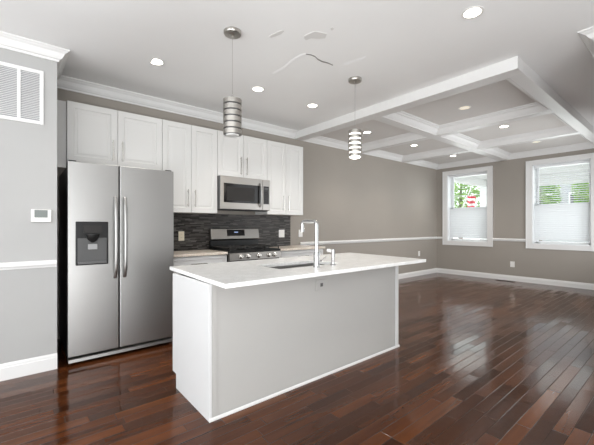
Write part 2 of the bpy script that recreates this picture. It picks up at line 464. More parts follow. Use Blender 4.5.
# peeling paint and crack on the kitchen ceiling
def flat_patch(pts, m, name, z=ZC, t=.003):
    mb = MB(); n_ = len(pts)
    vs = [(x, y, z - drop(x, y) - t) for x, y in pts] + [(x, y, z - drop(x, y) + .001) for x, y in pts]
    mb.add(vs, [tuple(range(n_)), tuple(range(2 * n_ - 1, n_ - 1, -1))] + [(i, (i + 1) % n_, (i + 1) % n_ + n_, i + n_) for i in range(n_)])
    return obj(name, mb, m, ceiling)
def pix(u, v, z=ZC):
    s_, c_ = math.cos(math.atan2(334., 403.)), math.sin(math.atan2(334., 403.))
    l = (u - 297) / 334.; k = (226 - v) / 334.; tt = (z - 1.25) / k
    return ((s_ * l + c_) * tt, (-c_ * l + s_) * tt)
M['stain'] = mat('bare_plaster', (0.66, 0.65, 0.635), 0.8)
flat_patch([pix(*p) for p in ((304, 36), (309, 33.5), (315, 31), (322, 32.5), (327, 33.5), (325, 38), (318, 38.5), (311, 38), (306, 40), (304.5, 38.5))], 'stain', 'bare_patch')
flat_patch([pix(*p) for p in ((269, 36), (276, 32.5), (282, 30), (284, 31), (281, 34), (276, 36), (271, 37.5))], 'stain', 'bare_patch')
flat_patch([pix(*p) for p in ((330.5, 28.5), (332.5, 27), (334, 28.5), (332.5, 30), (331, 30))], 'stain', 'bare_patch')
M['crackdark'] = mat('crack_shadow', (0.22, 0.21, 0.20), 0.9)
crk = [(306, 54), (311, 54.7), (315, 56.5), (318, 59.5), (322, 61.5), (328, 63), (333, 65)]
up = [pix(u, v - .55 * w) for (u, v), w in zip(crk, (.4, .7, 1.0, 1.5, 1.3, 1, .4))]
dn = [pix(u, v + .5) for u, v in crk]
flat_patch(up + dn[::-1], 'crackdark', 'crack', t=.002)
M['flake'] = mat('lifting_paint', (0.74, 0.735, 0.72), 0.7)
for pts in ([(272, 73), (283, 67), (292, 59), (300, 54.5), (306, 53), (306, 54), (300, 55.8), (293, 60.4), (284, 68.3), (274, 73.8)],
            [(342, 64.5), (352, 60.5), (360, 58.5), (366.5, 56), (366, 57), (361, 60.5), (352, 63), (344, 65.5)]):
    P = [pix(*p) for p in pts]; n_ = len(P); h_ = n_ // 2
    mb = MB(); vs = []
    for i, (x, y) in enumerate(P):
        vs.append((x, y, ZC - (.001 if i < h_ else .005)))
    fs = [(i, i + 1, n_ - 2 - i, n_ - 1 - i) for i in range(h_ - 1)]
    vs2 = [(x, y, z + .004) for x, y, z in vs]
    mb.add(vs + vs2, fs + [tuple(k + n_ for k in reversed(f)) for f in fs] + [(i, i + 1, i + 1 + n_, i + n_) for i in range(n_ - 1)], False)
    obj('peeling_paint', mb, 'ceiling', ceiling)

# ------------------------------------------------------------------ windows
def window(name, hole, label, muntin):
    ya, yb, za, zb = hole
    o = .115
    cas = MB()
    x = XF
    cas.box(x - .022, x, ya - o, ya, za - o + .015, zb + o - .015).box(x - .022, x, yb, yb + o, za - o + .015, zb + o - .015)
    cas.box(x - .024, x, ya, yb, zb, zb + o - .015).box(x - .024, x, ya, yb, za - o + .015, za)
    for (p, q) in ((ya - o, ya - o + .02), (yb + o - .02, yb + o)): cas.box(x - .032, x - .022, p, q, za - o + .015, zb + o - .015)
    cas.box(x - .034, x - .022, ya - o, yb + o, zb + o - .035, zb + o - .015)
    root = struct(name, cas, 'trim', label, .003)
    j = MB()
    j.box(x, x + .29, ya, ya + .014, za, zb).box(x, x + .29, yb - .014, yb, za, zb).box(x, x + .29, ya, yb, zb - .014, zb).box(x, x + .29, ya, yb, za, za + .02)
    obj('window_jamb', j, 'vinyl', root, .002)
    def sash(nm, x0, z0, z1, extra=False):
        s = MB(); w = .05; p0, p1 = ya + .016, yb - .016
        s.box(x0, x0 + .035, p0, p0 + w, z0, z1).box(x0, x0 + .035, p1 - w, p1, z0, z1)
        s.box(x0, x0 + .035, p0, p1, z1 - .04, z1).box(x0, x0 + .035, p0, p1, z0, z0 + .045)
        if extra: s.box(x0 + .008, x0 + .028, p0 + w, p1 - w, 2.03, 2.05)
        so = obj(nm, s, 'vinyl', root, .003)
        obj('pane', MB().box(x0 + .015, x0 + .019, p0 + w - .005, p1 - w + .005, z0 + .04, z1 - .035), 'glass', so)
        return so
    sash('upper_sash', x + .225, 1.68, zb - .014, muntin)
    sash('lower_sash', x + .185, za + .02, 1.725)
    return root
window('window_1', W1, 'white cased sash window nearer the corner, flag seen beyond', True)
window('window_2', W2, 'white cased sash window at the right edge of the far wall', False)

def blind(hole, label, open_tilt, close_tilt, zsplit, zbot):
    ya, yb, za, zb = hole; xc = XF + .10; a, b = ya + .022, yb - .022
    root = thing('window_blind', label, 'blind', (xc, (ya + yb) / 2, zb - .02), 'window blinds')
    obj('headrail', MB().box(xc - .03, xc + .03, a, b, zb - .065, zb - .016), 'vinyl', root, .004)
    mb = MB(); z = zb - .10; k = 0
    while z > zbot + .03:
        tl = open_tilt if z > zsplit else close_tilt
        hw = .025; prof = []
        pts = []
        for s_ in (-1, -.33, .33, 1):
            xx = s_ * hw; zz = .0022 * (1 - s_ * s_)
            pts.append((xx * math.cos(tl) - zz * math.sin(tl), xx * math.sin(tl) + zz * math.cos(tl)))
        bot = [(p[0] + .0025 * math.sin(tl), p[1] - .0025 * math.cos(tl)) for p in reversed(pts)]
        mb.prism([(xc + p[0], z + p[1]) for p in pts + bot], 1, a, b)
        z -= .0445
    obj('slats', mb, 'slat', root)
    obj('bottom_rail', MB().box(xc - .026, xc + .026, a, b, zbot, zbot + .02), 'vinyl', root, .003)
    c = MB()
    for q in (.12, .5, .88):
        yy = a + (b - a) * q; c.tube([(xc - .028, yy, zb - .06), (xc - .028, yy, zbot + .01)], .0012, 6)
    obj('ladder_cords', c, 'vinyl', root)
    obj('tilt_wand', MB().tube([(xc - .036, b - .07, zb - .07), (xc - .036, b - .07, 1.75)], .004, 8), 'vinyl', root)
blind(W1, 'white slatted blind in the window nearer the corner', math.radians(0), math.radians(-60), 1.70, .90)
blind(W2, 'white slatted blind in the window at the right edge', math.radians(-12), math.radians(-60), 1.70, .90)

# ------------------------------------------------------------------ outside
struct('ground', MB().box(XF + .3, 45, -15, 30, -.6, -.45), 'pave')
struct('porch_floor', MB().box(XF + .3, 12.3, -.5, 5.0, -.45, -.1), 'pave')
pr = thing('porch', 'white porch roof and post outside the far windows', 'porch', (12.0, 4.6, -.1))
obj('porch_roof', MB().box(XF + .32, 12.3, -.5, 4.8, 2.76, 2.9), 'outwhite', pr)
obj('header', MB().box(11.85, 12.1, -.5, 4.48, 2.47, 2.758), 'outwhite', pr)
obj('header', MB().box(XF + .32, 12.1, 4.49, 4.72, 2.56, 2.758), 'outwhite', pr)
obj('post', MB().box(11.86, 12.08, 4.5, 4.71, -.1, 2.555).box(11.83, 12.11, 4.485, 4.725, -.1, .05).box(11.83, 12.11, 4.485, 4.725, 2.44, 2.5), 'outwhite', pr, .01)
rl = MB().box(11.93, 12.0, -.5, 4.48, .72, .78).box(11.93, 12.0, -.5, 4.48, 0.0, .05)
for k in range(40): rl.box(11.945, 11.985, -.45 + k * .122, -.41 + k * .122, .05, .72)
obj('railing', rl, 'outwhite', pr)
# flag on a slanted pole
fl = thing('flag', 'red and white striped flag hanging from a slanted white pole outside', 'flag', (11.55, 6.16, -.45))
pa, pb = Vector((11.55, 6.16, -.448)), Vector((12.0, 5.05, 2.55))
obj('pole', MB().tube([pa, pb], .018, 10), 'outwhite', fl)
red, whi = MB(), MB()
for s_ in range(9):
    tgt = red if s_ % 2 == 0 else whi
    cols = 10; vs = []
    for e in (s_, s_ + 1):
        for k in range(cols + 1):
            u = k / cols
            top = pa.lerp(pb, .95 - .0 * u)
            yy = 5.15 - .29 * u; ztop = 2.33 - .10 * u
            vs.append((11.9 + .04 * math.sin(u * 9 + e * .4), yy, ztop - e * .085 - .03 * math.sin(u * 6)))
    n_ = cols + 1; vs2 = [(x + .004, y, z) for x, y, z in vs]
    fs = [(k, k + 1, k + 1 + n_, k + n_) for k in range(cols)]
    tgt.add(vs + vs2, fs + [tuple(q + 2 * n_ for q in reversed(f)) for f in fs], True)
clo = obj('cloth', red, 'tilered', fl); obj('white_stripes', whi, 'outwhite', clo)
def tree(label, x, y, zc, rx, rz, nleaf):
    r = thing('tree', label, 'tree', (x, y, -.45), 'trees outside')
    obj('trunk', MB().tube([(x, y, -.45), (x + .05, y + .03, zc * .5), (x, y, zc), (x + .1, y, zc + rz * .6)], [.12, .10, .07, .03], 8), 'bark', r)
    mb = MB()
    for _ in range(nleaf):
        while True:
            p = Vector((random.uniform(-1, 1), random.uniform(-1, 1), random.uniform(-1, 1)))
            if .25 < p.length < 1: break
        c = Vector((x + p.x * rx, y + p.y * rx, zc + p.z * rz))
        s_ = random.uniform(.05, .11)
        a = Vector((random.uniform(-1, 1), random.uniform(-1, 1), random.uniform(-1, 1))).normalized()
        b = a.orthogonal().normalized(); n3 = a.cross(b) * .15
        mb.add([c - a * s_, c + b * s_ * .5 + n3 * s_, c + a * s_, c - b * s_ * .5 + n3 * s_], [(0, 1, 2), (0, 2, 3)])
    obj('crown', mb, 'leaf', r)
tree('leafy green tree seen through the window nearer the corner', 15.0, 6.75, 2.6, 1.1, 1.5, 2600)
tree('leafy green tree left of the grey house in the right window', 15.0, 3.85, 2.3, .65, 1.3, 1500)
tree('leafy green tree right of the grey house in the right window', 15.5, 2.35, 2.5, .62, 1.2, 1300)
hs = thing('house', 'grey house across the street seen through the right window', 'house', (27, 6, -.45))
obj('walls', MB().box(25.5, 31, 3.6, 8.4, -.45, 5.2), 'housegrey', hs)
obj('roof', MB().prism([(25.0, 5.22), (31.5, 5.22), (28.2, 7.2)], 1, 3.2, 8.8), 'midgrey', hs)
for yy in (4.6, 6.0, 7.4):
    f_ = obj('house_window', MB().box(25.44, 25.49, yy - .45, yy + .45, 1.6, 3.3), 'outwhite', hs)
    obj('pane', MB().box(25.42, 25.436, yy - .37, yy + .37, 1.7, 3.2), 'darkgrey', f_)

# ------------------------------------------------------------------ refrigerator
fr_ = thing('refrigerator', 'stainless steel side-by-side refrigerator with in-door water dispenser', 'refrigerator', (.79, 4.05, 0))
FX0, FX1, FS0, FS1 = .326, 1.262, .733, .744
obj('body', MB().box(FX0 + .006, FX1 - .006, 3.665, 4.50, .035, 1.80), 'black', fr_, .004)
def fdoor(x0, x1, zt0, zt1):
    mb = MB(); n_ = 9; prof = []
    for k in range(n_ + 1):
        u = k / n_; x = x0 + (x1 - x0) * u
        prof.append((x, 3.585 - .007 * math.sin(math.pi * (.15 + .7 * u)) + .0035))
    prof = prof + [(x1, 3.655), (x0, 3.655)]
    return mb.prism(prof, 2, .075, 1.832)
dl = obj('door', fdoor(FX0, FS0, 0, 0), 'steel', fr_, .006, 3)
# dispenser recess frame sits proud of the left door
disp = MB().box(.382, .642, 3.566, 3.578, .893, 1.29)
dd = obj('water_dispenser', disp, 'black', dl, .006)
obj('dispenser_cavity', MB().box(.396, .628, 3.560, 3.567, .915, 1.14), 'cavity', dl, .004)
obj('dispenser_screen', MB().box(.44, .585, 3.562, 3.567, 1.185, 1.255), 'screen', dl)
obj('dispenser_spout', MB().lathe(.512, 3.556, [(.012, 1.10), (.04, 1.125), (.055, 1.165), (.055, 1.175)], 16), 'black', dl)
obj('dispenser_paddle', MB().box(.475, .55, 3.552, 3.561, 1.035, 1.085), 'midgrey', dl, .004)
obj('drip_tray', MB().box(.40, .624, 3.545, 3.562, .905, .925), 'darkgrey', dl, .003)
obj('badge', MB().box(.355, .378, 3.575, 3.5775, .105, .122), 'midgrey', dl)
dr = obj('door', fdoor(FS1, FX1, 0, 0), 'steel', fr_, .006, 3)
def bow_handle(x, z0, z1, y, out, r):
    pts = []
    for k in range(17):
        u = k / 16; pts.append((x, y - out * (1 - (2 * u - 1) ** 4) ** .6 if 0 < u < 1 else y, z0 + (z1 - z0) * u))
    return MB().tube(pts, r, 12)
obj('handle', bow_handle(.700, .76, 1.525, 3.578, .052, .0165), 'steel', dl)
obj('handle', bow_handle(.782, .76, 1.525, 3.578, .052, .0165), 'steel', dr)
obj('kick_grille', MB().prism([(3.570, .028), (3.573, .055), (3.655, .068), (3.66, .028)], 0, FX0 + .004, FX1 - .004), 'steel', fr_)
for x in (.36, 1.22): obj('foot', MB().lathe(x, 3.69, [(.018, 0), (.018, .035)], 12), 'black', fr_)
for x in (.365, 1.225): obj('hinge_cover', MB().box(x - .03, x + .03, 3.63, 3.72, 1.834, 1.848), 'black', fr_, .004)

# ------------------------------------------------------------------ cabinets
def pull_v(x, z0, z1, y):
    mb = MB().box(x - .005, x + .005, y - .034, y - .024, z0 - .012, z1 + .012)
    for z in (z0 + .01, z1 - .01): mb.box(x - .005, x + .005, y - .026, y, z - .005, z + .005)
    return mb
def pull_h(x0, x1, z, y):
    mb = MB().box(x0 - .012, x1 + .012, y - .034, y - .024, z - .005, z + .005)
    for x in (x0 + .01, x1 - .01): mb.box(x - .005, x + .005, y - .026, y, z - .005, z + .005)
    return mb
YD = 4.20      # carcass face; door fronts stand .02 proud
def upper(label, x0, xm, x1, z0, z1, hz0, hz1, filler=None):
    r = thing('wall_cabinet', label, 'cabinet', ((x0 + x1) / 2, YB, z0), 'white wall cabinets')
    obj('body', MB().box(x0 + .001, x1 - .001, YD + .002, YB - .004, z0, z1), 'white', r, .001)
    for a, b, hx in ((x0 + .002, xm - .0025, xm - .05), (xm + .0025, x1 - .002, xm + .045)):
        d = obj('door', MB().panel_y(a, b, z0 + .001, z1 - .001, YD, .02, .062), 'white', r, .0015, 1)
        obj('handle', pull_v(hx, hz0, hz1, YD - .02), 'nickel', d)
    if filler: obj('filler_strip', MB().box(*filler), 'white', r)
    return r
upper('short white two-door wall cabinet above the refrigerator', .372, .845, 1.332, 1.925, 2.552, 1.99, 2.19, (.252, .370, YD + .03, YD + .05, 1.86, 2.552))
upper('tall white two-door wall cabinet between refrigerator and microwave', 1.334, 1.697, 2.062, 1.422, 2.552, 1.51, 1.705)
upper('short white two-door wall cabinet above the microwave', 2.064, 2.467, 2.876, 1.937, 2.552, 1.99, 2.22)
upper('tall white two-door wall cabinet right of the microwave', 2.878, 3.238, 3.597, 1.428, 2.552, 1.505, 1.72)

def base_cab(label, x0, x1, side):
    r = thing('base_cabinet', label, 'cabinet', ((x0 + x1) / 2, 4.2, 0), 'white base cabinets')
    obj('body', MB().box(x0, x1, 3.935, YB - .004, .1, .875).box(x0, x1, 3.99, YB - .004, 0, .1), 'trim', r)
    d = obj('drawer', MB().panel_y(x0 + .004, x1 - .004, .715, .868, 3.933, .02, .032), 'trim', r, .0015, 1)
    xm = (x0 + x1) / 2
    obj('handle', pull_h(xm - .09, xm + .09, .79, 3.913), 'nickel', d)
    for a, b, hx in ((x0 + .004, xm - .002, xm - .045), (xm + .002, x1 - .004, xm + .045)):
        q = obj('door', MB().panel_y(a, b, .106, .71, 3.933, .02, .06), 'trim', r, .0015, 1)
        obj('handle', pull_v(hx, .53, .67, 3.913), 'nickel', q)
base_cab('white base cabinet between refrigerator and range', 1.29, 2.066, 0)
base_cab('white base cabinet right of the range', 2.906, 3.80, 1)
tag(obj('countertop', MB().box(1.272, 2.068, 3.895, YB - .002, .884, .915), 'quartzwarm', None, .003),
    'short cream stone countertop left of the range', 'countertop')
tag(obj('countertop', MB().box(2.904, 3.83, 3.895, YB - .002, .884, .915), 'quartzwarm', None, .003),
    'cream stone countertop right of the range', 'countertop')
tag(obj('backsplash', MB().box(1.27, 3.594, YB - .012, YB - .0005, .917, 1.425), 'tile'),
    'dark grey strip mosaic tile backsplash behind the range', 'backsplash')

# ------------------------------------------------------------------ microwave
mw = thing('microwave', 'stainless steel over-range microwave with dark glass door', 'microwave', (2.47, 4.3, 1.475))
MX0, MX1, MZ0, MZ1, MY = 2.068, 2.872, 1.478, 1.933, 4.10
obj('body', MB().box(MX0, MX1, MY + .022, YB - .014, MZ0, MZ1), 'darkgrey', mw, .003)
md = obj('door', MB().box(MX0, 2.742, MY, MY + .02, MZ0 + .004, MZ1 - .002), 'steeld', mw, .004)
obj('window', MB().box(2.115, 2.725, MY - .003, MY - .0002, 1.572, 1.835), 'blackglass', md, .001)
obj('mesh_screen', MB().box(2.16, 2.60, MY - .0045, MY - .0032, 1.60, 1.79), 'screen', md)
obj('handle', bow_handle(2.693, 1.53, 1.87, MY, .042, .0115), 'steel', md)
cp = obj('control_panel', MB().box(2.745, MX1, MY, MY + .02, MZ0 + .004, MZ1 - .002), 'steeld', mw, .004)
obj('keypad', MB().box(2.757, MX1 - .018, MY - .003, MY - .0002, 1.572, 1.835), 'blackglass', cp, .001)
obj('clock_display', MB().box(2.775, MX1 - .035, MY - .0045, MY - .0032, 1.785, 1.81), 'cavity', cp)
kb = MB()
for i in range(5):
    for j in range(3): kb.box(2.77 + j * .026, 2.788 + j * .026, MY - .0042, MY - .0032, 1.60 + i * .034, 1.618 + i * .034)
obj('buttons', kb, 'screen', cp)
obj('vent_grille', MB().box(MX0 + .02, MX1 - .02, MY + .03, MY + .14, MZ0 - .010, MZ0 - .0005), 'black', mw)

# ------------------------------------------------------------------ range
rg = thing('range', 'stainless steel gas range with black cooktop grates and five knobs', 'range', (2.486, 4.2, 0))
RX0, RX1 = 2.074, 2.898
obj('body', MB().box(RX0, RX1, 3.90, 4.49, .03, .875), 'black', rg, .003)
for x in (RX0 + .04, RX1 - .04):
    for y in (3.96, 4.42): obj('foot', MB().lathe(x, y, [(.02, 0), (.02, .03)], 10), 'black', rg)
obj('control_panel', MB().prism([(3.845, .80), (3.862, .895), (3.90, .895), (3.90, .795)], 0, RX0, RX1), 'steelr', rg, .003)
for x in (2.235, 2.345, 2.515, 2.68, 2.775):
    k = MB(); y0 = 3.850
    prof = [(.030, 0), (.030, .006), (.024, .010), (.022, .032), (.018, .036)]
    tmp = MB().lathe(0, 0, prof, 20)
    tilt_ = math.atan2(.017, .095)
    for v in tmp.v:
        vx, vy, vz = v
        # lathe axis z -> -y, leaning with the panel
        yy = -vz * math.cos(tilt_) + vy * math.sin(tilt_) * 1; zz = vz * math.sin(tilt_) + vy * math.cos(tilt_)
        k.v.append((x + vx, y0 + yy, .847 + zz))
    k.f = list(tmp.f); k.sm = list(tmp.sm)
    k.box(x - .004, x + .004, y0 - .046, y0 - .034, .830, .868)
    obj('knob', k, 'nickel', rg)
obj('cooktop', MB().box(RX0, RX1, 3.865, 4.44, .8955, .925), 'black', rg, .004)
for gx0, gx1 in ((2.085, 2.345), (2.355, 2.617), (2.627, 2.887)):
    gmb = MB()
    gz = .952
    for a in (gx0, gx1 - .014): gmb.box(a, a + .014, 3.89, 4.41, gz, gz + .014)
    for b in (3.89, 4.143, 4.396): gmb.box(gx0, gx1, b, b + .014, gz, gz + .014)
    xm = (gx0 + gx1) / 2
    gmb.box(xm - .007, xm + .007, 3.89, 4.41, gz, gz + .018)
    for b in (4.02, 4.27): gmb.box(gx0, gx1, b - .006, b + .006, gz, gz + .018)
    for a in (gx0, gx1 - .014):
        for b in (3.89, 4.396): gmb.box(a, a + .014, b, b + .014, .9255, gz)
    obj('grate', gmb, 'castiron', rg, .002)
    for b in (4.02, 4.27):
        obj('burner', MB().lathe(xm, b, [(.05, .9255), (.05, .934), (.034, .937), (.034, .946), (.0, .948)], 20), 'castiron', rg)
bgd = obj('backguard', MB().prism([(4.435, 1.205), (4.41, 1.06), (4.44, 1.04), (4.49, 1.04), (4.49, 1.215), (4.445, 1.215)], 0, RX0 + .01, RX1 - .01), 'steelr', rg, .004)
def on_guard(z): return 4.435 - (1.205 - z) * .025 / .145
obj('clock_display', MB().prism([(on_guard(1.195) - .002, 1.195), (on_guard(1.105) - .002, 1.105), (on_guard(1.105) + .004, 1.105), (on_guard(1.195) + .004, 1.195)], 0, 2.335, 2.63), 'blackglass', bgd)
obj('digits', MB().prism([(on_guard(1.165) - .003, 1.165), (on_guard(1.15) - .003, 1.15), (on_guard(1.15) - .0022, 1.15), (on_guard(1.165) - .0022, 1.165)], 0, 2.455, 2.515),
    mat('display_digits', (.2, .25, .35), .4, emit=(.4, .55, 1), estr=.5), bgd)
obj('riser', MB().box(RX0 + .012, RX1 - .012, 4.445, 4.488, .926, 1.039), 'black', rg)
od = obj('oven_door', MB().box(RX0 + .004, RX1 - .004, 3.862, 3.898, .235, .785), 'steeld', rg, .005)
obj('window', MB().box(2.19, 2.782, 3.858, 3.8615, .34, .62), 'blackglass', od)
obj('handle', MB().tube([(2.13, 3.81, .73), (2.842, 3.81, .73)], .012, 12).box(2.15, 2.17, 3.81, 3.862, .722, .738).box(2.80, 2.82, 3.81, 3.862, .722, .738), 'steel', od)
obj('drawer', MB().box(RX0 + .004, RX1 - .004, 3.866, 3.898, .06, .225), 'steeld', rg, .005)

# ------------------------------------------------------------------ island
IX0, IX1, IY0, IY1 = .925, 3.022, 1.995, 2.63
isl = thing('kitchen_island', 'light grey kitchen island with white end panel', 'kitchen island', (1.98, 2.3, 0))
b = MB()
b.box(IX0 + .022, IX1 - .022, IY0 + .006, IY0 + .03, 0, .874)       # back panel facing the camera
b.box(IX0 + .022, IX1 - .022, IY0 + .03, 2.575, 0, .10)             # plinth
b.box(IX0 + .022, IX1 - .022, IY0 + .03, IY1, .10, .12)
b.box(IX0 + .022, IX1 - .022, IY1 - .018, IY1, .12, .874)
obj('body', b, 'islandgrey', isl)
end = MB().prism([(IY0 + .0, 0), (2.578, 0), (2.578, .11), (IY1 + .022, .11), (IY1 + .022, .876), (IY0, .876)], 0, IX0, IX0 + .02)
obj('end_panel', end, 'whiteend', isl, .0015, 1)
end2 = MB().prism([(IY0 + .0, 0), (2.578, 0), (2.578, .11), (IY1 + .022, .11), (IY1 + .022, .876), (IY0, .876)], 0, IX1 - .02, IX1)
obj('end_panel', end2, 'white', isl, .0015, 1)
obj('corner_post', MB().box(IX0 + .0205, IX0 + .055, IY0 - .0, IY0 + .0055, .02, .874), 'islandgrey', isl)
obj('corner_post', MB().box(IX1 - .05, IX1 - .0205, IY0 - .0, IY0 + .0055, .02, .874), 'whiteend', isl)
obj('base_trim', MB().prism([(IY0 - .008, 0), (IY0 - .008, .014), (IY0 - .001, .022), (IY0 - .001, 0)], 0, IX0, IX1 + .006), 'trim', isl)
xs_ = [IX0 + .024 + k * (IX1 - IX0 - .048) / 4 for k in range(5)]
for a, c in zip(xs_[:-1], xs_[1:]):
    q = obj('door', MB().panel_y(a + .003, c - .003, .125, .868, IY1 + .001, .02, .06, 1), 'white', isl, .0015, 1)
    obj('handle', MB().box(c - .05, c - .04, IY1 + .045, IY1 + .055, .66, .83).box(c - .05, c - .04, IY1 + .021, IY1 + .05, .68, .69).box(c - .05, c - .04, IY1 + .021, IY1 + .05, .80, .81), 'nickel', q)
ol = obj('power_outlet', MB().box(1.852, 1.972, IY0 - .006, IY0 + .005, 0.722, .808), 'islandgrey', isl, .003)
obj('socket', MB().box(1.898, 1.926, IY0 - .0085, IY0 - .0062, .752, .78), 'darkgrey', ol)
# counter with a sink cut-out
CX0, CX1, CY0, CY1 = .945, 3.24, 1.775, 2.875
SX0, SX1, SY0, SY1 = 1.585, 2.265, 2.125, 2.475
ct = MB()
zs0, zs1 = .879, .908
ct_v = []
for z in (zs0, zs1):
    ct_v += [(CX0, CY0, z), (CX1, CY0, z), (CX1, CY1, z), (CX0, CY1, z), (SX0, SY0, z), (SX1, SY0, z), (SX1, SY1, z), (SX0, SY1, z)]
ct_f = []
for k in range(4):
    j = (k + 1) % 4
    ct_f += [(k, j, 4 + j, 4 + k), (8 + k, 12 + k, 12 + j, 8 + j), (k, 8 + k, 8 + j, j), (4 + k, 4 + j, 12 + j, 12 + k)]
ct.add(ct_v, ct_f)
for q_, (x_, y_) in enumerate([(.930, 1.785), (3.215, 1.797), (3.285, 2.885), (.970, 2.855)]):
    ct.v[q_] = (x_, y_, zs0); ct.v[8 + q_] = (x_, y_, zs1)
tag(obj('countertop', ct, 'quartz', None, .003), 'long white stone countertop overhanging the kitchen island', 'countertop')
sk = thing('kitchen_sink', 'undermount stainless steel sink in the island countertop', 'sink', (1.925, 2.3, .68))
a_, b_ = .004, .8765
s_ = MB()
ring = lambda ins, z: [(SX0 - a_ + ins, SY0 - a_ + ins, z), (SX1 + a_ - ins, SY0 - a_ + ins, z), (SX1 + a_ - ins, SY1 + a_ - ins, z), (SX0 - a_ + ins, SY1 + a_ - ins, z)]
vs = ring(0, b_) + ring(.008, .69) + ring(.02, .68) + ring(-.02, b_) + ring(-.01, .675)
fs = []
for k in range(4):
    j = (k + 1) % 4
    fs += [(k, j, 4 + j, 4 + k), (4 + k, 4 + j, 8 + j, 8 + k), (12 + k, 12 + j, j, k), (12 + k, 16 + k, 16 + j, 12 + j)]
fs += [(8, 9, 10, 11), (16, 19, 18, 17)]
s_.add(vs, fs)
obj('basin', s_, 'steel', sk)
obj('drain', MB().lathe(1.925, 2.36, [(.045, .6802), (.045, .6835), (.03, .6835), (0, .682)], 20), 'chrome', sk)
# faucet
fx, fy, fz = 1.885, 2.02, .9082
fc = thing('faucet', 'chrome square-necked kitchen faucet on the island countertop', 'faucet', (fx, fy, fz))
obj('base', MB().lathe(fx, fy, [(.030, fz), (.030, fz + .006), (.0255, fz + .010), (.0245, fz + .115), (.020, fz + .125)], 24), 'chrome', fc)
pts = [(fx, fy, fz + .12), (fx, fy, fz + .352)]
for k in range(1, 7):
    a = math.pi / 2 * k / 6; pts.append((fx, fy + .028 * (1 - math.cos(a)), fz + .352 + .028 * math.sin(a)))
pts += [(fx, fy + .16, fz + .380)]
for k in range(1, 6):
    a = math.pi / 2 * k / 5; pts.append((fx, fy + .16 + .022 * math.sin(a), fz + .380 - .022 * (1 - math.cos(a))))
pts += [(fx, fy + .182, fz + .318)]
obj('neck', MB().tube(pts, .0155, 16), 'chrome', fc)
obj('spray_head', MB().lathe(fx, fy + .182, [(.012, fz + .29), (.0175, fz + .292), (.0175, fz + .317), (.0145, fz + .32)], 16), 'chrome', fc)
obj('lever', MB().tube([(fx + .024, fy, fz + .05), (fx + .05, fy, fz + .05)], .012, 12).tube([(fx + .045, fy, fz + .05), (fx + .055, fy - .005, fz + .055), (fx + .09, fy - .02, fz + .085)], .005, 10), 'chrome', fc)
# side sprayer
sx_, sy_ = 2.093, 2.035
sp = thing('side_sprayer', 'small chrome side sprayer standing right of the faucet', 'sprayer', (sx_, sy_, fz))
obj('base', MB().lathe(sx_, sy_, [(.026, fz), (.026, fz + .006), (.017, fz + .014), (.0155, fz + .03)], 20), 'chrome', sp)
obj('body', MB().lathe(sx_, sy_, [(.0145, fz + .03), (.0165, fz + .08), (.019, fz + .118), (.019, fz + .135), (.012, fz + .142)], 20), 'chrome', sp)
obj('nozzle', MB().tube([(sx_, sy_ + .012, fz + .118), (sx_ - .008, sy_ + .035, fz + .128), (sx_ - .012, sy_ + .052, fz + .126)], [.014, .014, .016], 14), 'plate', sp)

# ------------------------------------------------------------------ pendants
def pendant(label, loc, lit):
    x, y, z = 0, 0, 0
    r = thing('pendant_light', label, 'pendant light', loc, 'pendant lights over the island')
    X, Y, Z = loc
    obj('canopy', MB().lathe(X, Y, [(.073, Z - .001), (.073, Z - .024), (.069, Z - .030), (.02, Z - .032), (.012, Z - .040), (0, Z - .041)], 28), 'ringmetal', r)
    obj('cord', MB().tube([(X, Y, Z - .035), (X, Y, Z - .53)], .0018, 8), 'midgrey' if lit else 'nickel', r)
    zt = Z - .572; zb = Z - .878
    sh = obj('lamp_shade', MB().lathe(X, Y, [(.0615, zb + .004), (.063, zb + .008), (.063, zt - .006), (.06, zt - .004)], 32), 'glow' if lit else 'darkgrey', r)
    obj('diffuser', MB().lathe(X, Y, [(.0, zb - .006), (.05, zb - .004), (.058, zb + .0035)], 28), 'glow' if lit else 'opal', r)
    obj('socket_cap', MB().lathe(X, Y, [(.018, zt - .03), (.02, zt + .0), (.018, zt + .022), (.005, zt + .028)], 16), 'nickel', r)
    nb = 6; pitch = (zt - zb) / nb
    bh = pitch * (.70 if lit else .76)
    for k in range(nb):
        za = zb + pitch * k + (pitch - bh) * .5
        obj('metal_ring', MB().lathe(X, Y, [(.0655, za), (.0765, za), (.0765, za + bh), (.0655, za + bh), (.0655, za)], 36), 'ringmetal', r)
    return r
pendant('unlit pendant lamp of stacked metal rings hanging on the left', (1.375, 2.51, ZC - .0), False)
p2 = pendant('lit pendant lamp of stacked metal rings hanging on the right', (2.876, 2.456, ZC - .0), True)
ld = bpy.data.lights.new('pendant_lamp', 'POINT'); ld.energy = 4; ld.color = (1, .92, .8); ld.shadow_soft_size = .07
lo = bpy.data.objects.new('pendant_lamp', ld); COL.objects.link(lo); lo.location = (2.876, 2.456, 1.96)

